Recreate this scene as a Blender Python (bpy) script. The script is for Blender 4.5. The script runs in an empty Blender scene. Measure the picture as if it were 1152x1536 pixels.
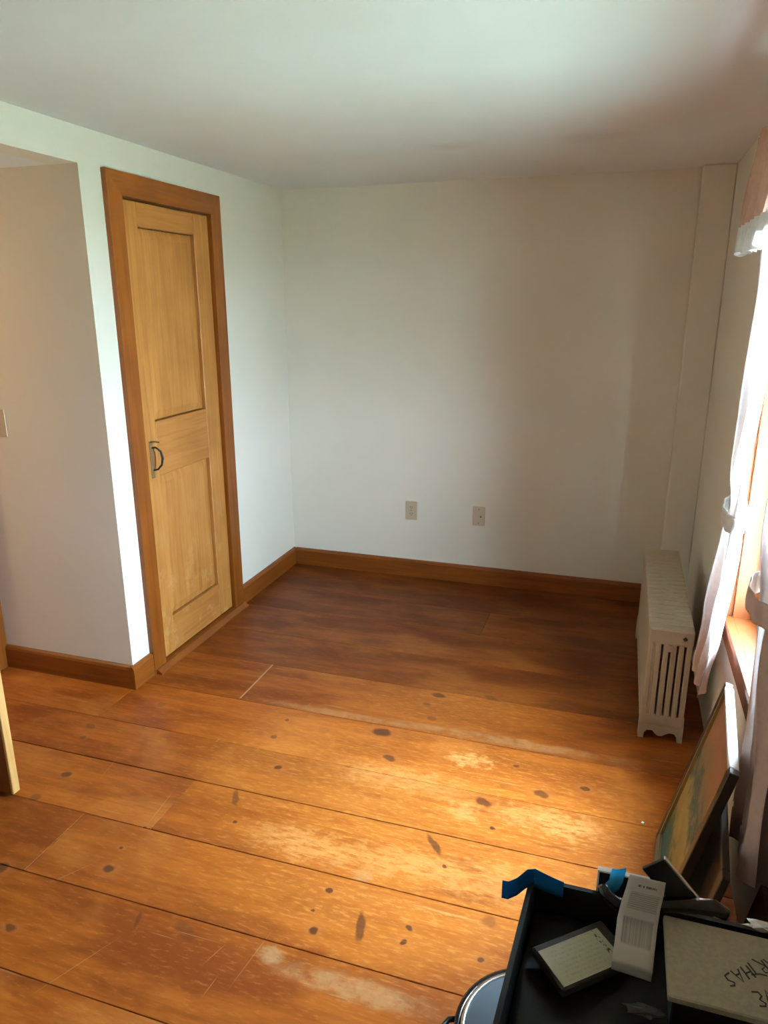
import bpy, bmesh, math, random
from mathutils import Vector, Matrix
random.seed(7)
sc = bpy.context.scene
COL = sc.collection

# ------------------------------------------------------------------ camera, sky, exposure
YAW, PIT, ROL = -0.3138, -0.2825, -0.0026
CAM = Vector((1.9254, -4.0518, 1.6291))
F = Vector((math.sin(YAW)*math.cos(PIT), math.cos(YAW)*math.cos(PIT), math.sin(PIT)))
R = F.cross(Vector((0, 0, 1))).normalized(); U = R.cross(F)
R2 = math.cos(ROL)*R + math.sin(ROL)*U; U2 = -math.sin(ROL)*R + math.cos(ROL)*U
cd = bpy.data.cameras.new('camera'); cam = bpy.data.objects.new('camera', cd); COL.objects.link(cam)
M3 = Matrix((R2, U2, -F)).transposed()
cam.matrix_world = Matrix.Translation(CAM) @ M3.to_4x4()
cd.sensor_width = 36; cd.sensor_fit = 'AUTO'; cd.lens = 1089.2/1536*36; cd.clip_start = .02
sc.camera = cam

SKY_STRENGTH = 51.0
w = bpy.data.worlds.new('sky'); sc.world = w; w.use_nodes = True
bg = w.node_tree.nodes['Background']
bg.inputs['Color'].default_value = (0.58, 0.79, 0.97, 1); bg.inputs['Strength'].default_value = SKY_STRENGTH

def portal(name, loc, rot, sx, sy):
    l = bpy.data.lights.new(name, 'AREA'); l.shape = 'RECTANGLE'; l.size = sx; l.size_y = sy
    l.cycles.is_portal = True
    o = bpy.data.objects.new(name, l); COL.objects.link(o); o.location = loc; o.rotation_euler = rot
portal('window_portal', (2.50, -1.90, 1.30), (0, math.pi/2, 0), 1.40, .74)

sun = bpy.data.lights.new('sun', 'SUN'); sun.energy = 335; sun.angle = .01; sun.color = (1, .98, .94)
so = bpy.data.objects.new('sun', sun); COL.objects.link(so); so.rotation_euler = (math.radians(-12), math.radians(-38), 0)   # high, from behind the house
sc.view_settings.view_transform = 'Standard'; sc.view_settings.look = 'None'
sc.view_settings.gamma = 1; sc.view_settings.use_curve_mapping = False
sc.view_settings.exposure = 1.32
sc.cycles.max_bounces = 14; sc.cycles.diffuse_bounces = 9; sc.cycles.transparent_max_bounces = 16
sc.cycles.sample_clamp_indirect = 8

# ------------------------------------------------------------------ materials
def mat(name, col=(.8, .8, .8), rough=.6, metal=0, spec=.5, coat=0):
    m = bpy.data.materials.new(name); m.use_nodes = True
    b = m.node_tree.nodes['Principled BSDF']
    b.inputs['Base Color'].default_value = (*col, 1); b.inputs['Roughness'].default_value = rough
    b.inputs['Metallic'].default_value = metal; b.inputs['Specular IOR Level'].default_value = spec
    b.inputs['Coat Weight'].default_value = coat
    return m
class NT:
    def __init__(s, m): s.t = m.node_tree; s.n = s.t.nodes; s.b = s.n.get('Principled BSDF'); s.out = s.n.get('Material Output')
    def add(s, ty, **kw):
        x = s.n.new(ty)
        for k, v in kw.items(): setattr(x, k, v)
        return x
    def ln(s, a, b): s.t.links.new(a, b)
    def setin(s, sock, v):
        if hasattr(v, 'default_value') and hasattr(v, 'is_output'): s.ln(v, sock)
        else: sock.default_value = v
    def math(s, op, a, b=0.0, clamp=False):
        x = s.add('ShaderNodeMath', operation=op, use_clamp=clamp); s.setin(x.inputs[0], a); s.setin(x.inputs[1], b); return x.outputs[0]
    def mix(s, f, a, b, mode='MIX'):
        x = s.add('ShaderNodeMix', data_type='RGBA', blend_type=mode); s.setin(x.inputs[0], f)
        s.setin(x.inputs[6], a if hasattr(a, 'is_output') else (*a, 1)); s.setin(x.inputs[7], b if hasattr(b, 'is_output') else (*b, 1)); return x.outputs[2]
    def mrange(s, v, a, b, c=0.0, d=1.0, smooth=True):
        x = s.add('ShaderNodeMapRange', interpolation_type='SMOOTHSTEP' if smooth else 'LINEAR'); s.setin(x.inputs[0], v)
        for i, q in enumerate((a, b, c, d)): x.inputs[i+1].default_value = q
        return x.outputs[0]
    def noise(s, vec, scale, detail=3, rough=.55, dist=0):
        x = s.add('ShaderNodeTexNoise'); s.ln(vec, x.inputs['Vector']); x.inputs['Scale'].default_value = scale
        x.inputs['Detail'].default_value = detail; x.inputs['Roughness'].default_value = rough; x.inputs['Distortion'].default_value = dist
        return x.outputs['Fac']
    def mapping(s, vec, loc=(0, 0, 0), rot=(0, 0, 0), sca=(1, 1, 1), ty='POINT'):
        x = s.add('ShaderNodeMapping', vector_type=ty); s.ln(vec, x.inputs['Vector'])
        x.inputs['Location'].default_value = loc; x.inputs['Rotation'].default_value = rot; x.inputs['Scale'].default_value = sca
        return x.outputs[0]
    def bump(s, h, strength=.2, dist=.002):
        x = s.add('ShaderNodeBump'); s.ln(h, x.inputs['Height']); x.inputs['Strength'].default_value = strength; x.inputs['Distance'].default_value = dist
        s.ln(x.outputs[0], s.b.inputs['Normal'])
    def pos(s): return s.add('ShaderNodeNewGeometry').outputs['Position']
    def obj(s): return s.add('ShaderNodeTexCoord').outputs['Object']
    def uv(s): return s.add('ShaderNodeTexCoord').outputs['UV']
    def rnd(s): return s.add('ShaderNodeObjectInfo').outputs['Random']

def plaster(name, col, col2):
    m = mat(name, col, .85, spec=.25); t = NT(m); p = t.pos()
    n = t.noise(p, 1.7, 4); t.ln(t.mix(t.mrange(n, .35, .7), col, col2), t.b.inputs['Base Color'])
    h = t.noise(p, 55, 4); t.bump(h, .12, .003); return m
def wood(name, c1, c2, axis='z', rough=.42, wear=None, spec=.45):
    m = mat(name, c1, rough, spec=spec); t = NT(m); p = t.pos(); r = t.rnd()
    sc_ = {'x': (1.2, 26, 26), 'y': (26, 1.2, 26), 'z': (26, 26, 1.2)}[axis]
    off = t.add('ShaderNodeCombineXYZ')
    for i in range(3): t.ln(t.math('MULTIPLY', r, 7.0+3*i), off.inputs[i])
    va = t.add('ShaderNodeVectorMath', operation='ADD'); t.ln(p, va.inputs[0]); t.ln(off.outputs[0], va.inputs[1])
    g = t.noise(t.mapping(va.outputs[0], sca=sc_), 1.6, 5, .6, .8)
    g2 = t.noise(va.outputs[0], 5, 3)
    f = t.math('ADD', t.math('MULTIPLY', g, .75), t.math('MULTIPLY', g2, .35))
    c = t.mix(t.mrange(f, .38, .72), c1, c2)
    if wear:
        wz = t.noise(va.outputs[0], 9, 4, .65); sep = t.add('ShaderNodeSeparateXYZ'); t.ln(p, sep.inputs[0])
        k = t.math('MULTIPLY', t.mrange(wz, .52, .66), t.mrange(sep.outputs[2], .9, .1, 0, 1)); c = t.mix(t.math('MULTIPLY', k, .32), c, wear)
    t.ln(c, t.b.inputs['Base Color']); t.bump(g, .15, .001); return m

M = {}
M['wall'] = plaster('wall_paint', (.73, .685, .585), (.70, .65, .545))
M['ceil'] = None; M['ceil_'] = plaster('ceiling_paint', (.74, .745, .73), (.71, .705, .68))
def ceiling_stain(m):
    t = NT(m); p = t.pos(); src = t.b.inputs['Base Color'].links[0].from_socket
    dn = t.add('ShaderNodeTexNoise'); t.ln(p, dn.inputs['Vector']); dn.inputs['Scale'].default_value = 7; dn.inputs['Detail'].default_value = 4
    mx = t.add('ShaderNodeVectorMath', operation='MULTIPLY_ADD'); t.ln(dn.outputs['Color'], mx.inputs[0]); mx.inputs[1].default_value = (.22, .22, 0); mx.inputs[2].default_value = (-.11, -.11, 0)
    ad = t.add('ShaderNodeVectorMath', operation='ADD'); t.ln(p, ad.inputs[0]); t.ln(mx.outputs[0], ad.inputs[1]); acc = None
    for x, y, a, b, s_ in ((1.17, -.87, .13, .09, .20), (1.75, -.87, .24, .09, .18), (2.05, -1.1, .2, .3, .15)):
        mp = t.mapping(ad.outputs[0], (x, y, H_C), (0, 0, 0), (a, b, 1), 'TEXTURE'); le = t.add('ShaderNodeVectorMath', operation='LENGTH'); t.ln(mp, le.inputs[0])
        v = t.mrange(le.outputs['Value'], .1, 1.3, s_, 0); acc = v if acc is None else t.math('MAXIMUM', acc, v)
    t.ln(t.mix(acc, src, (.45, .36, .26)), t.b.inputs['Base Color']); return m
H_C = 2.235
M['ceil'] = ceiling_stain(M.pop('ceil_'))
M['trimz'] = wood('stained_pine_upright', (.255, .070, .006), (.17, .042, .003), 'z')
M['trimx'] = wood('stained_pine_across', (.255, .070, .006), (.17, .042, .003), 'x')
M['trimy'] = wood('stained_pine_along', (.255, .070, .006), (.17, .042, .003), 'y')
M['doorz'] = wood('honey_pine_upright', (.46, .200, .044), (.35, .130, .024), 'z', .5, (.62, .37, .14))
M['doory'] = wood('honey_pine_rail', (.42, .172, .036), (.31, .112, .020), 'y', .5, (.62, .37, .14))
M['winz'] = wood('window_pine', (.16, .042, .006), (.12, .030, .004), 'z', .5)
M['rawpine'] = wood('bare_pine_edge', (.62, .36, .12), (.50, .26, .07), 'z', .6)
M['darkwood'] = wood('dark_wood', (.05, .022, .010), (.03, .014, .008), 'x')
M['almond'] = mat('almond_plastic', (.52, .43, .29), .4)
M['slotdark'] = mat('slot_dark', (.05, .035, .02), .6)
M['iron'] = mat('black_iron', (.035, .030, .028), .5, .6)
M['worn_iron'] = mat('worn_latch_plate', (.22, .12, .045), .55, .3)
M['sub'] = mat('dark_gap', (.018, .009, .005), .9)
M['blk'] = mat('black_plastic', (.012, .012, .013), .38)
M['blkgl'] = mat('black_gloss', (.008, .008, .009), .15)
M['bin'] = mat('bin_black', (.007, .0065, .0065), .55, spec=.3)
M['steel'] = mat('steel_rim', (.6, .62, .63), .25, 1)
M['white'] = mat('white_card', (.85, .85, .82), .6)
M['brass'] = mat('antique_gold', (.30, .21, .09), .4, .5)
M['gfilm'] = mat('grey_film', (.045, .045, .042), .3)
M['foil'] = mat('foil', (.8, .82, .85), .22, 1)
M['grass'] = mat('lawn', (.20, .255, .20), .9)

# radiator paint
m = mat('radiator_paint', (.43, .36, .255), .5); t = NT(m); p = t.pos()
n = t.noise(p, 45, 4, .7); t.ln(t.mix(t.mrange(n, .60, .74), (.43, .36, .255), (.34, .25, .15)), t.b.inputs['Base Color']); t.bump(t.noise(p, 120, 2), .2, .001); M['rad'] = m

# glass pane: thin sheet
m = mat('window_glass'); t = NT(m); tr = t.add('ShaderNodeBsdfTransparent'); gl = t.add('ShaderNodeBsdfGlossy'); gl.inputs['Roughness'].default_value = .02
lw = t.add('ShaderNodeLayerWeight'); lw.inputs['Blend'].default_value = .5; mx = t.add('ShaderNodeMixShader')
t.ln(t.mrange(lw.outputs['Facing'], .55, 1.0, .06, .85), mx.inputs[0]); t.ln(tr.outputs[0], mx.inputs[1]); t.ln(gl.outputs[0], mx.inputs[2]); t.ln(mx.outputs[0], t.out.inputs[0]); M['glass'] = m
m = mat('lid_glass', (.16, .20, .23), .12); t = NT(m); t.b.inputs['Specular IOR Level'].default_value = .15; t.b.inputs['Transmission Weight'].default_value = .4; t.b.inputs['IOR'].default_value = 1.4; M['lid'] = m

def fabric(name, col, transl, tcol, speck=None, sheer=0):
    m = mat(name, col, .9, spec=.1); t = NT(m); p = t.pos()
    n = t.noise(p, 60, 3)
    c = t.mix(t.mrange(n, .3, .75), col, tuple(x*.9 for x in col))
    if speck:
        k = t.mrange(t.noise(p, 95, 2, .7), .60, .68); c = t.mix(t.math('MULTIPLY', k, .35), c, speck)
    d = t.add('ShaderNodeBsdfDiffuse'); t.ln(c, d.inputs[0]); tl = t.add('ShaderNodeBsdfTranslucent'); tl.inputs[0].default_value = (*tcol, 1)
    mx = t.add('ShaderNodeMixShader'); mx.inputs[0].default_value = transl
    t.ln(d.outputs[0], mx.inputs[1]); t.ln(tl.outputs[0], mx.inputs[2])
    if sheer:
        tp_ = t.add('ShaderNodeBsdfTransparent'); m2 = t.add('ShaderNodeMixShader'); m2.inputs[0].default_value = sheer
        t.ln(mx.outputs[0], m2.inputs[1]); t.ln(tp_.outputs[0], m2.inputs[2]); t.ln(m2.outputs[0], t.out.inputs[0])
    else: t.ln(mx.outputs[0], t.out.inputs[0])
    return m
M['curtain'] = fabric('pale_rose_cotton', (.62, .465, .41), .10, (.62, .57, .56))
M['lace'] = fabric('white_lace', (.74, .75, .75), .09, (.66, .68, .70), speck=(.45, .42, .40))
M['valance'] = fabric('rose_valance', (.56, .36, .27), .07, (.60, .42, .34))

# floor boards: grain, finish, knots and worn spots at their places on the floor
KNOTS = [(0.017, -1.988, 0.032, 0.02, 0.5), (0.043, -2.062, 0.016, 0.014, 0.6), (0.146, -2.273, 0.022, 0.016, 0.8), (0.133, -2.404, 0.025, 0.02, 0.5), (0.748, -1.709, 0.01, 0.011, 0.8), (0.751, -1.831, 0.018, 0.014, 0.7), (0.852, -2.003, 0.017, 0.014, 0.9), (1.143, -1.673, 0.047, 0.031, 0.95), (1.221, -1.825, 0.03, 0.02, 0.8), (0.195, -1.763, 0.022, 0.018, 0.4), (0.845, -2.308, 0.011, 0.009, 0.9), (0.568, -2.517, 0.01, 0.008, 0.9), (0.579, -2.417, 0.007, 0.007, 0.8), (0.586, -2.604, 0.022, 0.019, 0.9), (0.279, -2.697, 0.024, 0.024, 0.8), (0.47, -2.864, 0.025, 0.012, 0.8), (1.249, -2.48, 0.014, 0.011, 0.9), (1.232, -2.558, 0.008, 0.006, 0.8), (1.257, -2.621, 0.016, 0.018, 0.95), (1.289, -1.335, 0.037, 0.02, 0.8), (1.257, -1.419, 0.023, 0.013, 0.6), (1.305, -1.516, 0.025, 0.018, 0.5), (1.515, -1.292, 0.051, 0.018, 0.5), (1.781, -1.862, 0.03, 0.021, 0.75), (1.923, -1.786, 0.023, 0.016, 0.8), (1.678, -1.73, 0.015, 0.010, 0.7), (1.599, -1.964, 0.032, 0.022, 0.8), (1.65, -2.08, 0.013, 0.009, 0.9), (1.54, -2.29, 0.008, 0.007, 0.8), (1.5, -2.534, 0.013, 0.010, 0.9), (1.501, -2.582, 0.011, 0.012, 0.95), (1.704, -2.571, 0.012, 0.01, 0.85), (1.703, -2.448, 0.026, 0.024, 0.4)]
# dark streaks: x, y, half length, half width, angle, strength
STREAKS = [(.786, -2.197, .055, .014, -1.10, .6), (1.375, -2.570, .060, .015, -1.33, .8), (1.490, -2.210, .058, .014, -.86, .8), (.927, -2.727, .05, .02, -.5, .4), (.155, -1.80, .06, .012, .15, .4), (.786, -2.736, .035, .008, -1.3, .6)]
# worn-through lighter spots: x, y, half length, half width, strength
WORN = [(1.497, -1.75, .10, .05, .8), (1.532, -2.027, .08, .055, .55), (1.865, -1.99, .15, .085, .7), (1.727, -2.0, .11, .06, .5), (1.106, -2.33, .24, .07, .55), (1.285, -1.93, .30, .08, .5), (1.75, -2.30, .25, .09, .35), (1.45, -2.32, .28, .07, .5)]
PALE = [(1.42, -2.752, .24, .040, .40), (1.18, -2.725, .045, .03, .5), (1.62, -1.585, .55, .034, .30), (.95, -1.60, .45, .028, .28), (1.32, -2.40, .035, .03, .3)]
SCRATCH = [(.724, -2.905, .156, .0022, 1.13, .45), (1.043, -2.766, .05, .0022, 1.246, .5), (.573, -2.32, .111, .003, 1.666, .45), (1.08, -2.854, .04, .002, 1.457, .5), (.264, -2.18, .12, .002, 1.734, .35), (.554, -1.92, .022, .0025, 1.369, .8), (.787, -1.563, .029, .002, 1.468, .5), (1.489, -2.58, .074, .002, .02, .3), (.49, -2.654, .085, .0025, .973, .4), (1.14, -2.748, .132, .002, -1.7, .4)]
def floor_material(ya, yb, xa=-9, xb=9):
    inn = lambda it, mg: ya-mg < it[1] < yb+mg and xa-.3 < it[0] < xb+.3
    SR = [k for k in SCRATCH if inn(k, .15)]; KN = [k for k in KNOTS if inn(k, .03)]; ST = [k for k in STREAKS if inn(k, .04)]; WO = [k for k in WORN if inn(k, .06)]; PA = [k for k in PALE if inn(k, .03)]
    m = mat('pine_floor_boards', (.5, .2, .05), .40, spec=.22); t = NT(m); p = t.pos(); r = t.rnd()
    off = t.add('ShaderNodeCombineXYZ'); t.ln(t.math('MULTIPLY', r, 9.0), off.inputs[0]); t.ln(t.math('MULTIPLY', r, 3.0), off.inputs[2])
    va = t.add('ShaderNodeVectorMath', operation='ADD'); t.ln(p, va.inputs[0]); t.ln(off.outputs[0], va.inputs[1]); q = va.outputs[0]
    g = t.noise(t.mapping(q, sca=(1.5, 17, 1)), 1.5, 6, .62, 1.2)
    gf = t.noise(t.mapping(q, sca=(4, 120, 1)), 1.5, 3, .6)
    big = t.noise(q, 2.6, 4, .6, .4)
    fin = t.noise(t.mapping(q, sca=(1.1, 4.0, 1)), 2.0, 5, .62, .3)
    base = t.mix(t.mrange(g, .32, .70), (.375, .098, .0105), (.27, .060, .0055))
    base = t.mix(t.math('MULTIPLY', t.mrange(fin, .38, .64), .9), base, (.185, .034, .0035))
    base = t.mix(t.math('MULTIPLY', t.mrange(big, .50, .72), .5), base, (.50, .165, .028))
    base = t.mix(t.math('MULTIPLY', t.mrange(gf, .5, .75), .22), base, (.22, .07, .02))
    sc1 = t.noise(t.mapping(p, rot=(0, 0, .75), sca=(16, 70, 1)), 1.6, 4, .65)
    base = t.mix(t.math('MULTIPLY', t.mrange(sc1, .52, .72), .30), base, (.54, .205, .042))
    base = t.mix(t.math('MULTIPLY', t.mrange(sc1, .46, .30), .30), base, (.21, .050, .006))
    vr = t.math('MULTIPLY', t.math('SUBTRACT', r, .5), .16)
    dn = t.add('ShaderNodeTexNoise'); t.ln(p, dn.inputs['Vector']); dn.inputs['Scale'].default_value = 28; dn.inputs['Detail'].default_value = 3
    sub = t.add('ShaderNodeVectorMath', operation='SUBTRACT'); t.ln(dn.outputs['Color'], sub.inputs[0]); sub.inputs[1].default_value = (.5, .5, .5)
    scl = t.add('ShaderNodeVectorMath', operation='SCALE'); t.ln(sub.outputs[0], scl.inputs[0]); scl.inputs['Scale'].default_value = .022
    wv = t.add('ShaderNodeVectorMath', operation='ADD'); t.ln(p, wv.inputs[0]); t.ln(scl.outputs[0], wv.inputs[1]); wp = wv.outputs[0]
    scl2 = t.add('ShaderNodeVectorMath', operation='SCALE'); t.ln(sub.outputs[0], scl2.inputs[0]); scl2.inputs['Scale'].default_value = .16
    wv2 = t.add('ShaderNodeVectorMath', operation='ADD'); t.ln(p, wv2.inputs[0]); t.ln(scl2.outputs[0], wv2.inputs[1]); wp2 = wv2.outputs[0]
    def spots(vec, items, soft0, soft1):
        acc = None
        for (x, y, a, b, ang, s) in items:
            mp = t.mapping(vec, (x, y, 0), (0, 0, ang), (a, b, 1), 'TEXTURE')
            le = t.add('ShaderNodeVectorMath', operation='LENGTH'); t.ln(mp, le.inputs[0])
            v = t.mrange(le.outputs['Value'], soft0, soft1, s, 0)
            acc = v if acc is None else t.math('MAXIMUM', acc, v)
        return acc
    hon = t.math('MULTIPLY', spots(wp2, [(1.50, -2.17, .85, .62, .15, .95), (1.0, -2.0, .55, .40, 0, .6), (1.35, -1.40, .55, .22, .1, .45)], .35, 1.15), t.mrange(t.noise(t.mapping(q, sca=(1.6, 9, 1)), 2.2, 5, .65), .22, .52))  # worn honey zone, also painting the bright window pool into the board colour
    base = t.mix(t.math('MULTIPLY', hon, .72), base, (.50, .158, .021))
    base = t.mix(t.math('MULTIPLY', t.math('MULTIPLY', hon, t.mrange(sc1, .48, .64)), .60), base, (.60, .235, .048))
    base = t.mix(t.math('MULTIPLY', t.math('MULTIPLY', hon, t.mrange(g, .50, .62)), .60), base, (.34, .082, .009))
    if WO:
        worn = spots(wp2, [(x, y, a, b, 0, s) for x, y, a, b, s in WO], .35, 1.15)
        worn = t.math('MULTIPLY', worn, t.mrange(t.noise(t.mapping(p, sca=(9, 26, 1)), 2.2, 5, .7), .36, .56))
        base = t.mix(t.math('MULTIPLY', worn, .75), base, (.74, .35, .105))
    if PA:
        pale = t.math('MULTIPLY', spots(wp, [(x, y, a, b, 0, s) for x, y, a, b, s in PA], .5, 1.1), t.mrange(t.noise(p, 14, 5, .7), .30, .62))
        base = t.mix(pale, base, (.50, .31, .14))
    if KN: halo = spots(wp, [(x, y, a*2.3, b*2.2, random.uniform(-.5, .2), s*.45) for x, y, a, b, s in KN], .4, 1.0)
    if KN: base = t.mix(halo, base, (.42, .13, .03))
    if KN or ST: kn = spots(wp, [(x, y, a, b, random.uniform(-.5, .1), s) for x, y, a, b, s in KN] + ST, .55, 1.05)
    if KN or ST: base = t.mix(kn, base, (.095, .028, .010))
    if SR: base = t.mix(t.math('MULTIPLY', spots(p, SR, .2, 1.0), .6), base, (.60, .32, .12))
    # scratches
    scn = t.noise(t.mapping(p, rot=(0, 0, 1.05), sca=(2.2, 60, 1)), 1.0, 2, .5); scm = t.math('MULTIPLY', t.mrange(scn, .70, .74), .25)
    base = t.mix(scm, base, (.66, .38, .16))
    hs = t.add('ShaderNodeHueSaturation'); t.ln(base, hs.inputs['Color']); t.ln(t.math('ADD', vr, 1.0 if yb < -1.6 else (.88 if yb < -1.25 else (.72 if yb < -.95 else (.60 if yb < -.65 else (.53 if yb < -.3 else .48))))), hs.inputs['Value'])  # boards get darker towards the back wall: its shade painted into their colour
    t.ln(hs.outputs[0], t.b.inputs['Base Color'])
    t.ln(t.math('ADD', t.math('MULTIPLY', fin, .30), .26), t.b.inputs['Roughness'])
    t.bump(t.math('ADD', t.math('MULTIPLY', g, .6), t.math('MULTIPLY', big, 1.2)), .22, .003)
    return m

# ------------------------------------------------------------------ mesh helpers
def link(name, me, m=None, parent=None):
    o = bpy.data.objects.new(name, me); COL.objects.link(o)
    if m is not None: me.materials.append(m)
    if parent is not None: o.parent = parent
    return o
def tag(o, label, cat=None, group=None, kind=None):
    o['label'] = label
    if cat: o['category'] = cat
    if group: o['group'] = group
    if kind: o['kind'] = kind
    return o
def empty(name, loc=(0, 0, 0), rz=0):
    o = bpy.data.objects.new(name, None); COL.objects.link(o); o.location = loc; o.rotation_euler = (0, 0, rz); o.empty_display_size = .1
    return o
def bm_box(bm, x0, x1, y0, y1, z0, z1, bev=0, seg=1, mtx=None):
    g = bmesh.ops.create_cube(bm, size=1)['verts']
    for v in g:
        v.co = Vector((x0+(v.co.x+.5)*(x1-x0), y0+(v.co.y+.5)*(y1-y0), z0+(v.co.z+.5)*(z1-z0)))
    if bev:
        es = list({e for v in g for e in v.link_edges})
        res = bmesh.ops.bevel(bm, geom=es, offset=bev, segments=seg, affect='EDGES', profile=.6)
        g = list({v for f in res['faces'] for v in f.verts} | {v for v in g if v.is_valid})
    if mtx is not None:
        for v in g: v.co = mtx @ v.co
    return g
def finish(bm, name, m, parent=None, smooth=False):
    bmesh.ops.recalc_face_normals(bm, faces=bm.faces)
    me = bpy.data.meshes.new(name); bm.to_mesh(me); bm.free()
    if smooth:
        for f in me.polygons: f.use_smooth = True
    return link(name, me, m, parent)
def box(name, x0, x1, y0, y1, z0, z1, m, parent=None, bev=0, seg=1, mtx=None):
    bm = bmesh.new(); bm_box(bm, min(x0, x1), max(x0, x1), min(y0, y1), max(y0, y1), min(z0, z1), max(z0, z1), bev, seg, mtx)
    return finish(bm, name, m, parent)
def boxes(name, lst, m, parent=None, bev=0):
    bm = bmesh.new()
    for b in lst: bm_box(bm, *b, bev)
    return finish(bm, name, m, parent)
def bm_tube(bm, pts, r, n=8, flat=1.0, closed=False):
    pts = [Vector(p) for p in pts]; rings = []
    rr = r if isinstance(r, (list, tuple)) else [r]*len(pts)
    prev = None
    for i, p in enumerate(pts):
        if closed: d = pts[(i+1) % len(pts)] - pts[i-1]
        else: d = pts[min(i+1, len(pts)-1)] - pts[max(i-1, 0)]
        d.normalize()
        a = prev if prev is not None else (Vector((0, 0, 1)) if abs(d.z) < .9 else Vector((1, 0, 0)))
        s = d.cross(a).normalized(); u = s.cross(d).normalized(); prev = u
        rings.append([bm.verts.new(p + rr[i]*(math.cos(2*math.pi*k/n)*s + math.sin(2*math.pi*k/n)*u*flat)) for k in range(n)])
    N = len(rings)
    for i in range(N if closed else N-1):
        a, b = rings[i], rings[(i+1) % N]
        for k in range(n): bm.faces.new((a[k], a[(k+1) % n], b[(k+1) % n], b[k]))
    if not closed:
        bm.faces.new(rings[0][::-1]); bm.faces.new(rings[-1])
def tube(name, pts, r, m, parent=None, n=8, flat=1.0, closed=False):
    bm = bmesh.new(); bm_tube(bm, pts, r, n, flat, closed); return finish(bm, name, m, parent, True)
def lathe(name, prof, m, parent=None, n=40, loc=(0, 0, 0), sy=1.0):
    bm = bmesh.new(); rings = []
    for (r, z) in prof:
        if r < 1e-6: rings.append([bm.verts.new((loc[0], loc[1], loc[2]+z))])
        else: rings.append([bm.verts.new((loc[0]+r*math.cos(2*math.pi*k/n), loc[1]+sy*r*math.sin(2*math.pi*k/n), loc[2]+z)) for k in range(n)])
    for a, b in zip(rings, rings[1:]):
        for k in range(n):
            k2 = (k+1) % n
            if len(a) == 1 and len(b) == 1: continue
            if len(a) == 1: bm.faces.new((a[0], b[k], b[k2]))
            elif len(b) == 1: bm.faces.new((a[k], a[k2], b[0]))
            else: bm.faces.new((a[k], a[k2], b[k2], b[k]))
    return finish(bm, name, m, parent, True)
def grid(name, fn, nu, nv, m, parent=None, thick=0, smooth=True):
    vs = []; fs = []; uvs = []
    for j in range(nv+1):
        for i in range(nu+1):
            vs.append(fn(i/nu, j/nv)); uvs.append((i/nu, j/nv))
    for j in range(nv):
        for i in range(nu):
            a = j*(nu+1)+i; fs.append((a, a+1, a+nu+2, a+nu+1))
    me = bpy.data.meshes.new(name); me.from_pydata(vs, [], fs)
    ul = me.uv_layers.new(name='UVMap')
    for l in me.loops: ul.data[l.index].uv = uvs[l.vertex_index]
    if smooth:
        for f in me.polygons: f.use_smooth = True
    o = link(name, me, m, parent)
    if thick:
        md = o.modifiers.new('thickness', 'SOLIDIFY'); md.thickness = thick; md.offset = 0
    return o
def prism(name, poly, axis, a0, a1, m, parent=None, bev=0):
    """outline poly in the two other axes, extruded along axis from a0 to a1"""
    bm = bmesh.new()
    def P(u, v, w): return {'x': (w, u, v), 'y': (u, w, v), 'z': (u, v, w)}[axis]
    A = [bm.verts.new(P(u, v, a0)) for u, v in poly]; B = [bm.verts.new(P(u, v, a1)) for u, v in poly]
    bm.faces.new(A); bm.faces.new(B[::-1])
    for k in range(len(poly)): bm.faces.new((A[k], A[(k+1) % len(poly)], B[(k+1) % len(poly)], B[k]))
    return finish(bm, name, m, parent)
def copy_part(src, parent, loc=None):
    c = src.copy(); COL.objects.link(c); c.parent = parent
    if loc is not None: c.location = loc
    return c
def smooth_interp(levels, z):
    if z >= levels[0][0]: return levels[0][1:]
    if z <= levels[-1][0]: return levels[-1][1:]
    for a, b in zip(levels, levels[1:]):
        if b[0] <= z <= a[0]:
            f = (a[0]-z)/(a[0]-b[0]); f = f*f*(3-2*f)
            return [p+(q-p)*f for p, q in zip(a[1:], b[1:])]

# ------------------------------------------------------------------ room shell
H, XR, YF, YJ, HH = 2.235, 2.35, -5.2, -1.675, 2.11
S = 'structure'
DY0, DY1, DZ = -1.475, -.805, 2.035            # rough opening of the closet door
ZB = -.022
tag(boxes('wall_left', [(-.12, 0, DY1, .12, ZB, H), (-.12, 0, YJ, DY0, ZB, H), (-.12, 0, DY0, DY1, DZ, H),
                        (-.12, 0, -2.75, YJ, HH, H), (-.12, 0, YF-.12, -2.75, ZB, H)], M['wall']),
    'white plaster wall with the pine closet door and hall opening', 'wall', kind=S)
tag(box('wall_back', 0, XR+.14, 0, .12, ZB, H, M['wall']), 'cream plaster back wall with two low outlet plates', 'wall', kind=S)
tag(box('trim_1', 2.205, XR, -.09, 0, 0, H, M['wall'], bev=.006), 'painted pipe chase boxing the far right corner behind the radiator', 'pipe chase', kind=S)
WY0, WY1, WZ0, WZ1 = -2.27, -1.53, .60, 2.0
tag(boxes('wall_right', [(XR, XR+.14, WY1, 0, ZB, H), (XR, XR+.14, YF-.12, WY0, ZB, H), (XR, XR+.14, WY0, WY1, ZB, WZ0-.025), (XR, XR+.14, WY0, WY1, WZ1, H)], M['wall']),
    'cream plaster wall holding the curtained window', 'wall', kind=S)
tag(box('wall_front', 0, XR+.14, YF-.12, YF, ZB, H, M['wall']), 'white plaster wall behind the viewer', 'wall', kind=S)
tag(box('ceiling', -.12, XR+.14, YF-.12, .12, H, H+.1, M['ceil']), 'flat white plaster ceiling over the room', 'ceiling', kind=S)
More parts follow.
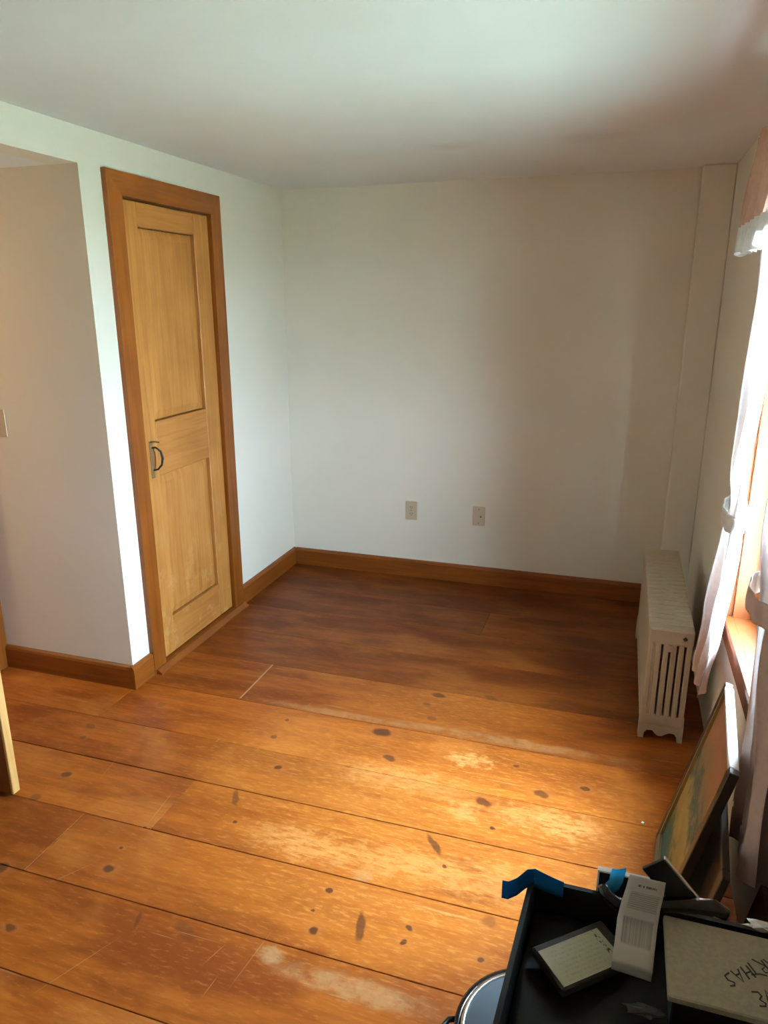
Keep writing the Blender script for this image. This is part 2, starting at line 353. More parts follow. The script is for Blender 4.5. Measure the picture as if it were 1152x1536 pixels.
# hall recess
tag(boxes('wall_hall', [(-1.8, -.12, YJ, YJ+.1, ZB, HH+.1)], M['wall']), 'shaded white wall inside the hall opening with a switch plate', 'wall', kind=S)
tag(boxes('wall_closet', [(-.9, -.8, YJ+.1, .12, ZB, H), (-.8, -.12, 0, .12, ZB, H), (-.9, -.12, YJ+.1, .12, H, H+.1)], M['wall']), 'plaster walls of the closet behind the pine door', 'wall', kind=S)
tag(boxes('wall_passage', [(-.80, -.70, -1.765, YJ, ZB, HH), (-.80, -.70, -2.85, -2.43, ZB, HH), (-.80, -.70, -2.43, -1.765, 2.03, HH),
                           (-1.9, -1.8, -2.85, YJ+.1, ZB, HH), (-1.8, 0, -2.85, -2.75, ZB, HH)], M['wall']),
    'white wall at the left end of the hall recess around a doorway', 'wall', kind=S)
tag(box('ceiling_hall', -1.9, -.12, -2.85, YJ+.1, HH, HH+.1, M['ceil']), 'lower white ceiling of the hall recess', 'ceiling', kind=S)

# floor: subfloor slab and wide boards
fl = tag(boxes('floor', [(-2.0, XR+.25, YF-.15, .15, -.06, -.022)], M['sub']), 'wide worn pine board floor with knots', 'floor', kind=S)
seams = [0, -.41, -.697, -1.0, -1.30, -1.625, -1.92, -2.157, -2.42, -2.687, -2.97, -3.27, -3.55, -3.86, -4.15, -4.45, -4.75, YF]
gaps = [0, .0016, .001, .002, .0008, .0030, .0010, .0045, .0022, .0030, .002, .002, .002, .002, .002, .002, .002, 0]
joints = {4: [.485], 7: [.603], 1: [1.35], 8: [.35], 10: [1.9]}
random.seed(3)
for i in range(len(seams)-1):
    y1, y0 = seams[i]-gaps[i]/2, seams[i+1]+gaps[i+1]/2
    x0 = -1.8 if (seams[i] < -1.6 and seams[i+1] > -2.76) else 0
    if i == 4: x0 = 0
    cuts = [x0] + joints.get(i, []) + [XR]
    if i == 5: # board running past the wall corner into the hall
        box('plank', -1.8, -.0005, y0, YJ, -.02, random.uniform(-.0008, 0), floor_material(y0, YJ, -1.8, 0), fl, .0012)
        cuts = [0, XR]
    for a, b in zip(cuts, cuts[1:]):
        h_ = random.uniform(-.0009, 0)
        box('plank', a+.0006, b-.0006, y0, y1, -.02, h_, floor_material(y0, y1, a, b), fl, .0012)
M['putty'] = mat('putty_line', (.36, .18, .07), .7)
box('filler_strip', .482, .4885, -1.615, -1.302, -.004, .0006, M['putty'], fl)

# baseboards
BH = .107
def bboard(name, a, b, c, d, m, label):
    o = empty(name); tag(o, label, 'baseboard', kind=S)
    return o
def base_run(name, label, axis, p0, p1, wall, sgn):
    """axis: run direction; wall: wall plane coordinate; sgn: side the board stands on"""
    prof = [(0, 0), (.019*sgn, 0), (.019*sgn, BH-.016), (.015*sgn, BH-.006), (.008*sgn, BH), (0, BH)]
    if axis == 'y': o = prism(name, [(wall+u, v) for u, v in prof], 'y', p0, p1, M['trimy'])
    else: o = prism(name, [(wall+u, v) for u, v in prof], 'x', p0, p1, M['trimx'])
    return tag(o, label, 'baseboard', kind=S)
base_run('baseboard_back', 'stained pine baseboard along the back wall', 'x', .019, 2.205, 0, -1)
base_run('baseboard_left', 'short stained pine baseboard between closet door and back corner', 'y', -.722, 0, 0, 1)
base_run('baseboard_corner', 'tiny stained pine baseboard piece between wall corner and closet casing', 'y', YJ-.019, -1.553, 0, 1)
base_run('baseboard_hall', 'dark stained pine baseboard along the hall wall', 'x', -.70, 0, YJ, -1)

# closet door casing
tr = tag(empty('trim_2', (0, -1.14, 0)), 'dark stained pine casing around the closet door', 'door casing', kind=S)
def at(o, parent):   # keep world place when parented to a moved Empty
    o.parent = parent; o.matrix_parent_inverse = Matrix.Translation(-Vector(parent.location)); return o
at(prism('side_casing', [(-1.553, 0), (-1.466, 0), (-1.466, 2.024), (-1.553, 2.113)], 'x', -.005, .022, M['trimz']), tr)
at(prism('side_casing', [(-.722, 0), (-.813, 0), (-.813, 2.024), (-.722, 2.113)], 'x', -.005, .022, M['trimz']), tr)
at(prism('head_casing', [(-1.466, 2.0242), (-.813, 2.0242), (-.7222, 2.113), (-1.5528, 2.113)], 'x', -.005, .0215, M['trimy']), tr)
at(boxes('jamb', [(-.12, -.005, DY0, DY0+.012, 0, DZ), (-.12, -.005, DY1-.012, DY1, 0, DZ), (-.12, -.005, DY0+.012, DY1-.012, DZ-.012, DZ)], M['trimz']), tr)
th = prism('threshold', [(-.10, 0), (.052, 0), (.052, .006), (.030, .022), (-.10, .024)], 'y', -1.545, -.725, M['trimy']); at(th, tr)

# closet door leaf
d1 = tag(empty('door_1', (0, -1.14, .03)), 'honey pine two-panel closet door with iron latch', 'door', kind=S)
LY0, LY1, LZ0, LZ1 = -1.457, -.822, .032, 2.016
XF = .006; XB = -.026
py0, py1 = -1.362, -.945
at(box('stile', XB, XF, LY0, py0, LZ0, LZ1, M['doorz'], bev=.0025), d1)
at(box('stile', XB, XF, py1, LY1, LZ0, LZ1, M['doorz'], bev=.0025), d1)
at(box('top_rail', XB, XF-.0005, py0, py1, 1.922, LZ1, M['doory'], bev=.002), d1)
at(box('lock_rail', XB, XF+.001, py0, py1, .886, 1.128, M['doory'], bev=.0025), d1)
at(box('bottom_rail', XB, XF-.0005, py0, py1, LZ0, .208, M['doory'], bev=.002), d1)
def panel(z0, z1):
    # raised field with sloping edges
    bm = bmesh.new(); g_ = .004; o = [(py0+g_, z0+g_), (py1-g_, z0+g_), (py1-g_, z1-g_), (py0+g_, z1-g_)]; s = .035
    A = [bm.verts.new((-.012, y, z)) for y, z in o]
    B = [bm.verts.new((-.005, y+(s if y < -1.15 else -s), z+(s if z < (z0+z1)/2 else -s))) for y, z in o]
    C = [bm.verts.new((-.024, y, z)) for y, z in o]
    bm.faces.new(B); bm.faces.new(C)
    for k in range(4):
        bm.faces.new((A[k], A[(k+1) % 4], B[(k+1) % 4], B[k])); bm.faces.new((C[k], C[(k+1) % 4], A[(k+1) % 4], A[k]))
    at(finish(bm, 'panel', M['doorz']), d1)
panel(1.128, 1.922); panel(.208, .886)
at(box('groove_shade', XB+.001, -.0235, py0, py1, .208, 1.922, M['sub']), d1)  # dark sheet behind the panels, paints the shadow in their edge gaps
lt = empty('latch', (XF, -1.405, .985)); tag(lt, 'black iron thumb latch with curved pull')
at(lt, d1)
def at2(o): o.parent = lt; o.matrix_parent_inverse = Matrix.Translation(-Vector((XF, -1.405, .985))); return o
at2(box('latch_plate', XF, XF+.003, -1.424, -1.400, .885, 1.05, M['worn_iron'], bev=.001))
at2(tube('pull', [(XF+.002, -1.408, 1.020), (XF+.020, -1.405, 1.022), (XF+.040, -1.400, 1.005), (XF+.046, -1.398, .975), (XF+.040, -1.400, .945), (XF+.022, -1.405, .925), (XF+.002, -1.408, .920)], [.004, .004, .005, .006, .005, .004, .004], M['iron']))
at2(tube('thumb_piece', [(XF, -1.418, 1.046), (XF+.018, -1.408, 1.048), (XF+.034, -1.395, 1.044)], [.003, .004, .005], M['iron'], flat=.6))

# hall doorway casing and the open door standing in the hall
tr3 = tag(empty('trim_3', (-.70, -1.72, 0)), 'stained pine casing at the end of the hall wall', 'door casing', kind=S)
at(box('side_casing', -.705, -.682, -1.765, -1.677, 0, 2.10, M['trimz'], bev=.002), tr3)
at(box('side_casing', -.705, -.682, -2.53, -2.44, 0, 2.10, M['trimz'], bev=.002), tr3)
at(box('head_casing', -.705, -.681, -2.44, -1.765, 2.02, 2.10, M['trimy'], bev=.002), tr3)
d2 = tag(empty('door_2', (-.68, -2.42, 0)), 'open stained door seen edge-on at the left picture border', 'door', kind=S)
at(box('leaf_face', -.665, .055, -2.432, -2.402, .012, 2.0, M['trimz'], bev=.002), d2)
e_ = at(box('edge_strip', .055, .067, -2.432, -2.402, .012, 2.0, M['rawpine'], bev=.002), d2); e_['label'] = 'bare pale pine door edge'
at(box('latch_plate', .067, .0685, -2.426, -2.408, .93, 1.03, M['worn_iron']), d2)

# pendant lamp added unseen in the side passage to warm the hall wall
pl = tag(empty('added_pendant', (-1.25, -2.30, 1.80)), 'added pendant lamp, unseen in the side passage, warming the hall wall', 'lamp')
lathe('added_lamp_shade', [(.02, .10), (.03, .10), (.11, .02), (.108, .02), (.028, .096), (.02, .10)], M['white'], pl, 24)
tube('added_lamp_cord', [(0, 0, .10), (0, 0, HH-1.80)], .003, M['blk'], pl)
M['added_bulb'] = mat('added_bulb_glow', (1, .8, .5)); NT(M['added_bulb']).b.inputs['Emission Color'].default_value = (1, .72, .42, 1); NT(M['added_bulb']).b.inputs['Emission Strength'].default_value = 8
bm = bmesh.new(); bmesh.ops.create_uvsphere(bm, u_segments=12, v_segments=8, radius=.03, matrix=Matrix.Translation((0, 0, .03))); finish(bm, 'added_bulb', M['added_bulb'], pl, True)
ld = bpy.data.lights.new('added_lamp_light', 'POINT'); ld.energy = 5.5; ld.color = (1, .70, .40); ld.shadow_soft_size = .04
lo = bpy.data.objects.new('added_lamp_light', ld); COL.objects.link(lo); lo.parent = pl; lo.location = (0, 0, -.02)

# ------------------------------------------------------------------ window
wn = tag(empty('window_1', (XR, -1.9, WZ0)), 'pine-trimmed sash window behind pale curtains', 'window', kind=S)
at(box('side_casing', XR-.018, XR, WY1, WY1+.085, WZ0, WZ1+.085, M['winz'], bev=.002), wn)
at(box('side_casing', XR-.018, XR, WY0-.085, WY0, WZ0, WZ1+.085, M['winz'], bev=.002), wn)
at(box('head_casing', XR-.018, XR, WY0, WY1, WZ1, WZ1+.085, M['winz'], bev=.002), wn)
at(boxes('sill', [(XR-.026, XR-.0005, WY0-.10, WY1+.10, WZ0-.025, WZ0), (XR-.0005, XR+.14, WY0, WY1, WZ0-.025, WZ0)], M['winz'], bev=.001), wn)
at(box('apron', XR-.014, XR, WY0-.085, WY1+.085, WZ0-.105, WZ0-.025, M['winz'], bev=.002), wn)
at(box('jamb', XR, XR+.14, WY1-.012, WY1, WZ0, WZ1, M['winz']), wn)
at(box('jamb', XR, XR+.14, WY0, WY0+.012, WZ0, WZ1, M['winz']), wn)
at(box('head_jamb', XR, XR+.14, WY0+.012, WY1-.012, WZ1-.012, WZ1, M['winz']), wn)
def sash(x0, z0, z1):
    s = empty('sash', (x0, -1.9, z0)); at(s, wn)
    def a2(o): o.parent = s; o.matrix_parent_inverse = Matrix.Translation(-Vector((x0, -1.9, z0)))
    y0, y1 = WY0+.013, WY1-.013; x1 = x0+.032; w_ = .042
    a2(box('sash_stile', x0, x1, y0, y0+w_, z0, z1, M['winz'])); a2(box('sash_stile', x0, x1, y1-w_, y1, z0, z1, M['winz']))
    a2(box('sash_rail', x0, x1, y0+w_, y1-w_, z0, z0+.05, M['winz'])); a2(box('sash_rail', x0, x1, y0+w_, y1-w_, z1-.04, z1, M['winz']))
    a2(box('muntin', x0+.004, x1-.004, -1.909, -1.891, z0+.05, z1-.04, M['winz']))
    for (a, b) in ((y0+w_, -1.909), (-1.891, y1-w_)):
        me = bpy.data.meshes.new('pane'); xm = x0+.016
        me.from_pydata([(xm, a, z0+.05), (xm, b, z0+.05), (xm, b, z1-.04), (xm, a, z1-.04)], [], [(0, 1, 2, 3)]); a2(link('pane', me, M['glass']))
sash(XR+.070, WZ0+.002, 1.32); sash(XR+.104, 1.29, WZ1-.013)
# ground outside
tag(box('ground', 3.5, 60, -50, 50, -3.1, -3.0, M['grass']), 'green lawn outside the window', 'lawn', kind=S)

# ------------------------------------------------------------------ curtains
def curtain(name, label, levels, folds, flip, zt, zb, seedph, group):
    """levels: z, y at wall side (outer), y at opening (leading edge), x centre, fold depth"""
    root = tag(empty(name, (2.30, levels[-1][1], zb)), label, 'curtain', group)
    def pt(s, z, dx=0.0):
        y0, y1, xc, amp = smooth_interp(levels, z)
        ph = seedph + .6*math.sin(2.2*z)
        x = xc + amp*math.sin(2*math.pi*folds*s + ph)*(.75+.25*math.sin(7*s+2*z)) + .006*math.sin(23*s+9*z) + dx
        y = y0 + (y1-y0)*s + .25*amp*math.cos(4*math.pi*folds*s + ph)
        return (x, y, z)
    def f(u, v): return pt(u, zt+(zb-zt)*v)
    at(grid('fabric', f, 110, 70, M['curtain']), root)
    at(grid('lace_edge', lambda u, v: pt(.86+.16*u, zt+(zb+.10-zt)*v, -.004), 24, 90, M['lace']), root)
    at(grid('hem_band', lambda u, v: pt(u, zb+.085*(1-v), -.0025), 110, 6, M['curtain']), root)
    return root, pt
far, fp = curtain('window_curtain', 'backlit white tied-back curtain on the far side of the window', [
    (2.06, -1.450, -1.82, 2.296, .010), (1.75, -1.455, -1.82, 2.296, .012), (1.30, -1.465, -1.81, 2.294, .014), (1.10, -1.470, -1.80, 2.290, .018),
    (1.00, -1.530, -1.740, 2.296, .014), (.90, -1.490, -1.77, 2.292, .017), (.60, -1.450, -1.77, 2.280, .020), (.36, -1.415, -1.69, 2.268, .020)], 2.6, 1, 2.06, .36, .4, None)
near, npt = curtain('window_curtain', 'dusty rose tied-back curtain hanging nearest the viewer', [
    (2.06, -2.40, -2.10, 2.298, .012), (1.75, -2.40, -2.14, 2.296, .014), (1.30, -2.40, -2.18, 2.294, .016), (1.10, -2.41, -2.20, 2.292, .018),
    (1.00, -2.42, -2.28, 2.288, .018), (.90, -2.43, -2.27, 2.290, .018), (.60, -2.45, -2.27, 2.304, .018), (.32, -2.48, -2.28, 2.300, .018)], 3.0, 1, 2.06, .32, 1.3, None)
def tieback(yc, ry, xc, rx, z, root, ywall):
    N = 40
    def f(u, v):
        a = 2*math.pi*u; zz = z + (.5-v)*.055 + .012*math.sin(a+1.0)
        k = 1+.06*math.sin(9*a)+.05*math.sin(math.pi*v)
        return (xc+rx*k*math.cos(a), yc+ry*k*math.sin(a), zz)
    at(grid('tieback', f, N, 5, M['curtain' if root is near else 'lace'], thick=.003), root)
    sg = 1 if ywall > yc else -1
    at(grid('tieback_strap', lambda u, v: (xc+.01+(XR-.02-xc-.01)*u, yc+sg*ry*.9+(ywall-yc-sg*ry*.9)*u, z+.03*u+(.5-v)*.05), 8, 3, M['curtain'], thick=.002), root)
tieback(-1.635, .112, 2.297, .031, .985, far, -1.50)
tieback(-2.345, .105, 2.288, .045, .985, near, -2.47)

vr_ = tag(empty('curtain_valance', (2.27, -1.9, 1.76)), 'gathered rose valance with white lace hem on the rod', 'valance')
VY0, VY1 = -2.47, -1.375
def vpt(s, z, dx=0.0):
    k = (2.07-z)/.30
    return (2.258 - .012*k + (.008+.012*k)*math.sin(2*math.pi*13*s + .7*math.sin(6*s)+.4) + .004*math.sin(40*s+6*k) + dx, VY1+(VY0-VY1)*s + .015*k*(1-2*s), z)
at(grid('fabric', lambda u, v: vpt(u, 2.105+(1.80-2.105)*v), 220, 16, M['valance']), vr_)
at(grid('lace_hem', lambda u, v: vpt(u, 1.845+(1.765+.004*math.sin(150*u)-1.845)*v, -.004), 260, 6, M['lace']), vr_)
rod = tag(empty('curtain_rod', (2.29, -1.9, 2.075)), 'thin dark curtain rod above the window', 'curtain rod')
at(tube('bar', [(2.292, -2.52, 2.075), (2.292, -1.36, 2.075)], .007, M['darkwood']), rod)
for y in (-1.355, -2.525):
    bm = bmesh.new(); bmesh.ops.create_uvsphere(bm, u_segments=12, v_segments=8, radius=.018, matrix=Matrix.Translation((2.29, y, 2.075))); at(finish(bm, 'finial', M['darkwood'], None, True), rod)
for y in (-1.40, -2.49): at(box('bracket', 2.292, XR, y-.006, y+.006, 2.060, 2.068, M['darkwood']), rod)

# ------------------------------------------------------------------ radiator
RX0, RX1, RY0, RY1, RH = 2.099, 2.259, -.455, -1.402, .468
NS = 20; pitch = (RY0-RY1)/NS
rad = tag(empty('radiator', ((RX0+RX1)/2, (RY0+RY1)/2, 0)), 'cream painted cast iron radiator under the window wall', 'radiator')
def section_bm(end=False):
    bm = bmesh.new(); hy = pitch/2-.0004; w_ = RX1-RX0; n = 6; tw = w_/n
    bm_box(bm, -w_/2, w_/2, -hy, hy, RH-.068, RH, .010, 2)
    bm_box(bm, -w_/2, w_/2, -hy, hy, .062, .110, .008, 2)
    for k in range(n):
        x0 = -w_/2+k*tw
        bm_box(bm, x0+.0035, x0+tw-.0035, -hy, hy, .10, RH-.055, .005, 2)
    # centre web closing the left outer slot as cast
    bm_box(bm, -w_/2+tw-.004, -w_/2+tw+.004, -hy*.8, hy*.8, .10, RH-.06, 0)
    bm_box(bm, -.012, .012, -hy, hy, RH-.095, RH-.062, .004, 1)
    bm_tube(bm, [(0, -pitch/2, RH-.035), (0, pitch/2, RH-.035)], .020, 12); bm_tube(bm, [(0, -pitch/2, .085), (0, pitch/2, .085)], .018, 12)
    return bm
sec = finish(section_bm(), 'section', M['rad'], rad); sec.location = (0, (RY0-RY1)/2-pitch/2, 0)
for k in range(1, NS): copy_part(sec, rad, (0, (RY0-RY1)/2-pitch*(k+.5), 0))
w_ = RX1-RX0
outline = [(-w_/2, 0)]
outline += [(-w_/2+.020, 0), (-w_/2+.021, .022), (-w_/2+.030, .036), (-w_/2+.050, .038), (-.020, .026), (-.010, .018), (.006, .018), (.016, .026), (w_/2-.048, .036), (w_/2-.030, .034), (w_/2-.021, .020), (w_/2-.018, 0), (w_/2, 0), (w_/2, .075), (-w_/2, .075)]
for yy in ((RY1-RY0)/2+pitch*.5, (RY0-RY1)/2-pitch*.5):
    f_ = prism('foot', outline, 'y', yy-pitch/2+.003, yy+pitch/2-.003, M['rad'], rad)
yend = (RY1-RY0)/2
o = lathe('plug', [(0, 0), (.009, 0), (.009, .003), (0, .004)], M['slotdark'], rad, 4); o.location = (.048, yend+.001, RH-.034); o.rotation_euler = (math.pi/2, 0, 0)
o = lathe('hub', [(.0, .004), (.016, .003), (.022, 0)], M['rad'], rad, 16); o.location = (.0, yend+.001, .082); o.rotation_euler = (math.pi/2, 0, 0)

# ------------------------------------------------------------------ wall plates
def plate(name, label, x, z, kind):
    r_ = tag(empty(name, (x, 0, z)), label, 'wall plate'); w2, h2 = .036, .0575
    box('plate', -w2, w2, -.0055, 0, -h2, h2, M['almond'], r_, .002, 2)
    if kind == 'duplex':
        for dz in (.0195, -.0195):
            rc = box('receptacle', -.017, .017, -.0075, -.005, dz-.014, dz+.014, M['almond'], r_, .002, 1)
            for dx in (-.0065, .0065): box('slot', dx-.0012, dx+.0012, -.0078, -.0074, dz-.002, dz+.007, M['slotdark'], rc)
            box('slot', -.0025, .0025, -.0078, -.0074, dz-.010, dz-.006, M['slotdark'], rc)
        o = lathe('screw', [(0, 0), (.003, 0), (.002, .001), (0, .0012)], M['worn_iron'], r_, 10); o.location = (0, -.0055, 0); o.rotation_euler = (math.pi/2, 0, 0)
    else:
        o = lathe('jack', [(0, .006), (.004, .006), (.0055, 0)], M['worn_iron'], r_, 10); o.location = (.012, -.0055, -.002); o.rotation_euler = (math.pi/2, 0, 0)
        for dz in (.042, -.042):
            o = lathe('screw', [(0, 0), (.003, 0), (.002, .001), (0, .0012)], M['worn_iron'], r_, 10); o.location = (0, -.0055, dz); o.rotation_euler = (math.pi/2, 0, 0)
    return r_
plate('electrical_outlet', 'almond duplex outlet plate, left of the pair on the back wall', .785, .418, 'duplex')
plate('cable_jack_plate', 'almond plate with a single jack, right of the pair on the back wall', 1.195, .418, 'jack')
sw = tag(empty('switch_plate', (-.535, YJ, 1.145)), 'almond switch plate on the shaded hall wall', 'wall plate')
box('plate', -.036, .036, -.0055, 0, -.0575, .0575, M['almond'], sw, .002, 2)
box('toggle', -.005, .005, -.016, -.005, -.006, .014, M['almond'], sw, .001)
for dz in (.03, -.03):
    o = lathe('screw', [(0, 0), (.003, 0), (.002, .001), (0, .0012)], M['worn_iron'], sw, 10); o.location = (0, -.0055, dz); o.rotation_euler = (math.pi/2, 0, 0)

# ------------------------------------------------------------------ pictures leaning under the window
m = mat('painted_canvas', (.3, .3, .2), .6, spec=.2); t = NT(m); uv = t.uv(); sep = t.add('ShaderNodeSeparateXYZ'); t.ln(uv, sep.inputs[0])
n1 = t.noise(t.mapping(uv, sca=(2.2, 5, 1)), 2.0, 4, .6, .5); n2 = t.noise(uv, 9, 4, .6)
v = t.math('ADD', sep.outputs[1], t.math('MULTIPLY', t.math('SUBTRACT', n1, .5), .5))
rp = t.add('ShaderNodeValToRGB'); t.ln(v, rp.inputs[0]); e = rp.color_ramp.elements
e[0].position = .0; e[0].color = (.05, .15, .15, 1); e[1].position = 1; e[1].color = (.30, .13, .06, 1)
for pos_, c_ in ((.14, (.06, .12, .08)), (.26, (.30, .21, .06)), (.42, (.36, .26, .09)), (.54, (.06, .10, .08)), (.66, (.26, .17, .08)), (.82, (.36, .16, .07))):
    x = e.new(pos_); x.color = (*c_, 1)
t.ln(t.mix(t.math('MULTIPLY', t.mrange(n2, .5, .7), .35), rp.outputs[0], (.16, .19, .11)), t.b.inputs['Base Color']); t.bump(n2, .2, .001); M['canvas'] = m
M['frame'] = mat('dark_frame', (.030, .020, .014), .35)
M['framel'] = mat('silvered_frame_face', (.20, .19, .15), .35, .2)
M['frame_side'] = mat('glare_frame_edge', (.66, .68, .66), .5)  # pale tone paints window glare on the top edge of the dark frame
def leaning(name, label, A, B, u, wid, thick, fw, mface, mlip, mart, mside=None):
    A = Vector(A); u = Vector(u).normalized(); wv_ = Vector(B)-A; wv_ -= u*wv_.dot(u); hgt = wv_.length; wv_.normalize()
    n_ = u.cross(wv_).normalized()
    if n_.x > 0: n_ = -n_           # face looks into the room
    mt = Matrix((u, wv_, n_)).transposed().to_4x4(); mt = Matrix.Translation(A) @ mt
    root = tag(empty(name), label, 'picture'); root.matrix_world = mt
    def bb(nm, a, b, c, d, e0, e1, m_, bev=.002): return box(nm, a, b, c, d, e0, e1, m_, root, bev)
    bb('frame_side', 0, fw, 0, hgt, -thick, 0, mface); bb('frame_side', wid-fw, wid, 0, hgt, -thick, 0, M['frame'])
    bb('frame_bottom', fw, wid-fw, 0, fw, -thick, 0, mlip)
    bb('frame_top', fw, wid-fw, hgt-.012, hgt, -thick, 0, mside or mface)
    li = .010
    bb('liner', fw, fw+li, fw, hgt-.012, -thick+.006, -.001, M['brass'], .001); bb('liner', wid-fw-li, wid-fw, fw, hgt-.012, -thick+.006, -.001, M['frame'], .001)
    bb('liner', fw+li, wid-fw-li, fw, fw+li, -thick+.006, -.001, M['brass'], .001)
    ar = grid('canvas', lambda a, b: (fw+li+(wid-2*fw-2*li)*a, fw+li+(hgt-fw-.012-li)*b, -.010), 1, 1, mart, root, smooth=False)
    return root
pic_u = (-.092, -.996, 0)
leaning('framed_painting', 'dark framed landscape painting leaning under the window', (2.150, -1.95, 0), (2.279, -2.0, .572), pic_u, .46, .024, .026, M['frame'], M['framel'], M['canvas'], M['frame_side'])

leaning('framed_print', 'dark brown frame leaning between painting and wall', (2.192, -2.06, 0), (2.275, -2.075, .40), pic_u, .50, .018, .03, M['frame'], M['frame'], M['darkwood'])
bd = tag(prism('shade_board', [(2.268, 0), (2.286, 0), (2.348, .325), (2.330, .328)], 'y', -2.98, -2.475, M['darkwood']), 'dark board added to fill the shade under the near curtain', 'board')  # dark sheet added to stand in for shadow low on the wall
# ------------------------------------------------------------------ black bin on a low table and its contents
ZT, ZI = .70, .645
bx0, bx1, by0, by1 = 1.848, 2.30, -3.47, -3.022
tb = tag(empty('side_table', (2.08, -3.25, 0)), 'low dark wooden table under the black bin', 'table')
at(box('table_top', bx0+.02, bx1-.005, by0+.02, by1-.03, .385, .41, M['darkwood'], bev=.004), tb)
for sx, sy in ((bx0+.03, by0+.03), (bx1-.05, by0+.03), (bx0+.03, by1-.075), (bx1-.05, by1-.075)):
    at(box('leg', sx, sx+.035, sy, sy+.035, 0, .385, M['darkwood'], bev=.003), tb)
bn = tag(empty('storage_bin', (2.08, -3.25, .41)), 'open black bin with blue tape on its corner', 'bin')
wt = .008
at(box('bottom', bx0+wt, bx1-wt, by0+wt, by1-wt, .411, .42, M['bin']), bn)
at(prism('far_wall', [(bx0, by1), (bx1, by1), (bx1, by1-wt), (bx0+.001, by1-wt)], 'z', .411, ZT, M['bin']), bn)
at(box('near_wall', bx0-.012, bx1, by0, by0+wt, .411, ZT, M['bin'], bev=.001), bn)
at(prism('side_wall', [(bx0, by1-wt), (bx0+wt, by1-wt), (bx0+wt-.024, by0+wt), (bx0-.024, by0+wt)], 'z', .411, ZT, M['bin']), bn)
at(box('side_wall', bx1-wt, bx1, by0+wt, by1-wt, .411, ZT, M['bin'], bev=.001), bn)
at(tube('corner_post', [(bx0+.006, by1-.010, .50), (bx0+.006, by1-.010, ZT+.006)], .004, M['blk']), bn)
random.seed(11)
def lump(a, b):
    x = bx0-.010+wt+(bx1-bx0-2*wt)*a; x = max(x, bx0+wt-.022*(1-b)+.002); y = by0+wt+.002+(by1-by0-2*wt-.004)*b
    return (x, y, ZI-.012+.008*math.sin(17*x)*math.cos(21*y)+.004*math.sin(47*x+31*y))
bag = at(grid('bag_liner', lump, 30, 30, M['bin'], thick=.004), bn); bag['label'] = 'crumpled black plastic bag'

# cassette in a clear case
def quad_frame(p0, p1, p3):
    p0, p1, p3 = Vector(p0), Vector(p1), Vector(p3); u = (p1-p0); v_ = (p3-p0); return p0, u, v_
m = mat('paper_label', (.62, .60, .42), .6); t = NT(m); uv = t.uv(); sep = t.add('ShaderNodeSeparateXYZ'); t.ln(uv, sep.inputs[0])
lines = t.math('MULTIPLY', t.mrange(t.math('FRACT', t.math('MULTIPLY', sep.outputs[1], 9.0)), .35, .5), t.mrange(t.noise(t.mapping(uv, sca=(40, 9, 1)), 1.0, 2), .45, .6))
zone = t.math('MULTIPLY', t.mrange(sep.outputs[0], .10, .14), t.mrange(sep.outputs[0], .86, .82))
c_ = t.mix(t.math('MULTIPLY', t.math('MULTIPLY', lines, zone), .25), (.50, .485, .33), (.20, .22, .14))
mk = t.math('MULTIPLY', t.mrange(sep.outputs[0], .87, .89), t.mrange(sep.outputs[0], .95, .93)); mk = t.math('MULTIPLY', mk, t.mrange(t.noise(t.mapping(uv, sca=(30, 9, 1)), 1.0, 3), .5, .56))
t.ln(t.mix(mk, c_, (.06, .06, .04)), t.b.inputs['Base Color']); M['label'] = m
cs = tag(empty('cassette_case', (1.876, -3.134, ZI), math.atan2(.071, .082)), 'clear flat case with a pale printed card in the bin', 'case')
cw, ch = .112, .066
box('case', -.004, cw+.018, -ch-.003, .012, 0, .018, M['gfilm'], cs, .003, 1)
grid('card', lambda a, b: (.0+cw*a, -ch+ch*b, .0184), 1, 1, M['label'], cs, thick=.0006, smooth=False)

# folded strip of shipping labels
m = mat('label_strip', (.6, .56, .5), .7); t = NT(m); uv = t.uv(); sep = t.add('ShaderNodeSeparateXYZ'); t.ln(uv, sep.inputs[0])
U_, V_ = sep.outputs[0], sep.outputs[1]
def band(s, a, b, e_=.012): return t.math('MULTIPLY', t.mrange(s, a-e_, a+e_), t.mrange(s, b+e_, b-e_))
bars = t.math('GREATER_THAN', t.noise(t.mapping(uv, sca=(26, .01, 1)), 2.0, 1), .49)
block1 = t.math('MULTIPLY', band(V_, .36, .54), band(U_, .14, .90)); block2 = t.math('MULTIPLY', band(V_, .62, .80), band(U_, .16, .92))
rows = t.math('GREATER_THAN', t.math('FRACT', t.math('MULTIPLY', V_, 46.0)), .45)
top = t.math('MULTIPLY', band(V_, .87, .90, .006), t.math('GREATER_THAN', t.noise(t.mapping(uv, sca=(34, 4, 1)), 1.0, 1), .5)); top = t.math('MULTIPLY', top, band(U_, .30, .80))
c_ = t.mix(t.math('MULTIPLY', t.math('MULTIPLY', block1, bars), .55), (.60, .555, .49), (.14, .12, .10))
c_ = t.mix(t.math('MULTIPLY', block1, .30), c_, (.28, .25, .22)); c_ = t.mix(t.math('MULTIPLY', t.math('MULTIPLY', block2, rows), .5), c_, (.16, .14, .12)); c_ = t.mix(t.math('MULTIPLY', block2, .2), c_, (.28, .25, .22))
c_ = t.mix(t.math('MULTIPLY', top, .9), c_, (.05, .04, .04))
t.ln(c_, t.b.inputs['Base Color']); M['strip'] = m
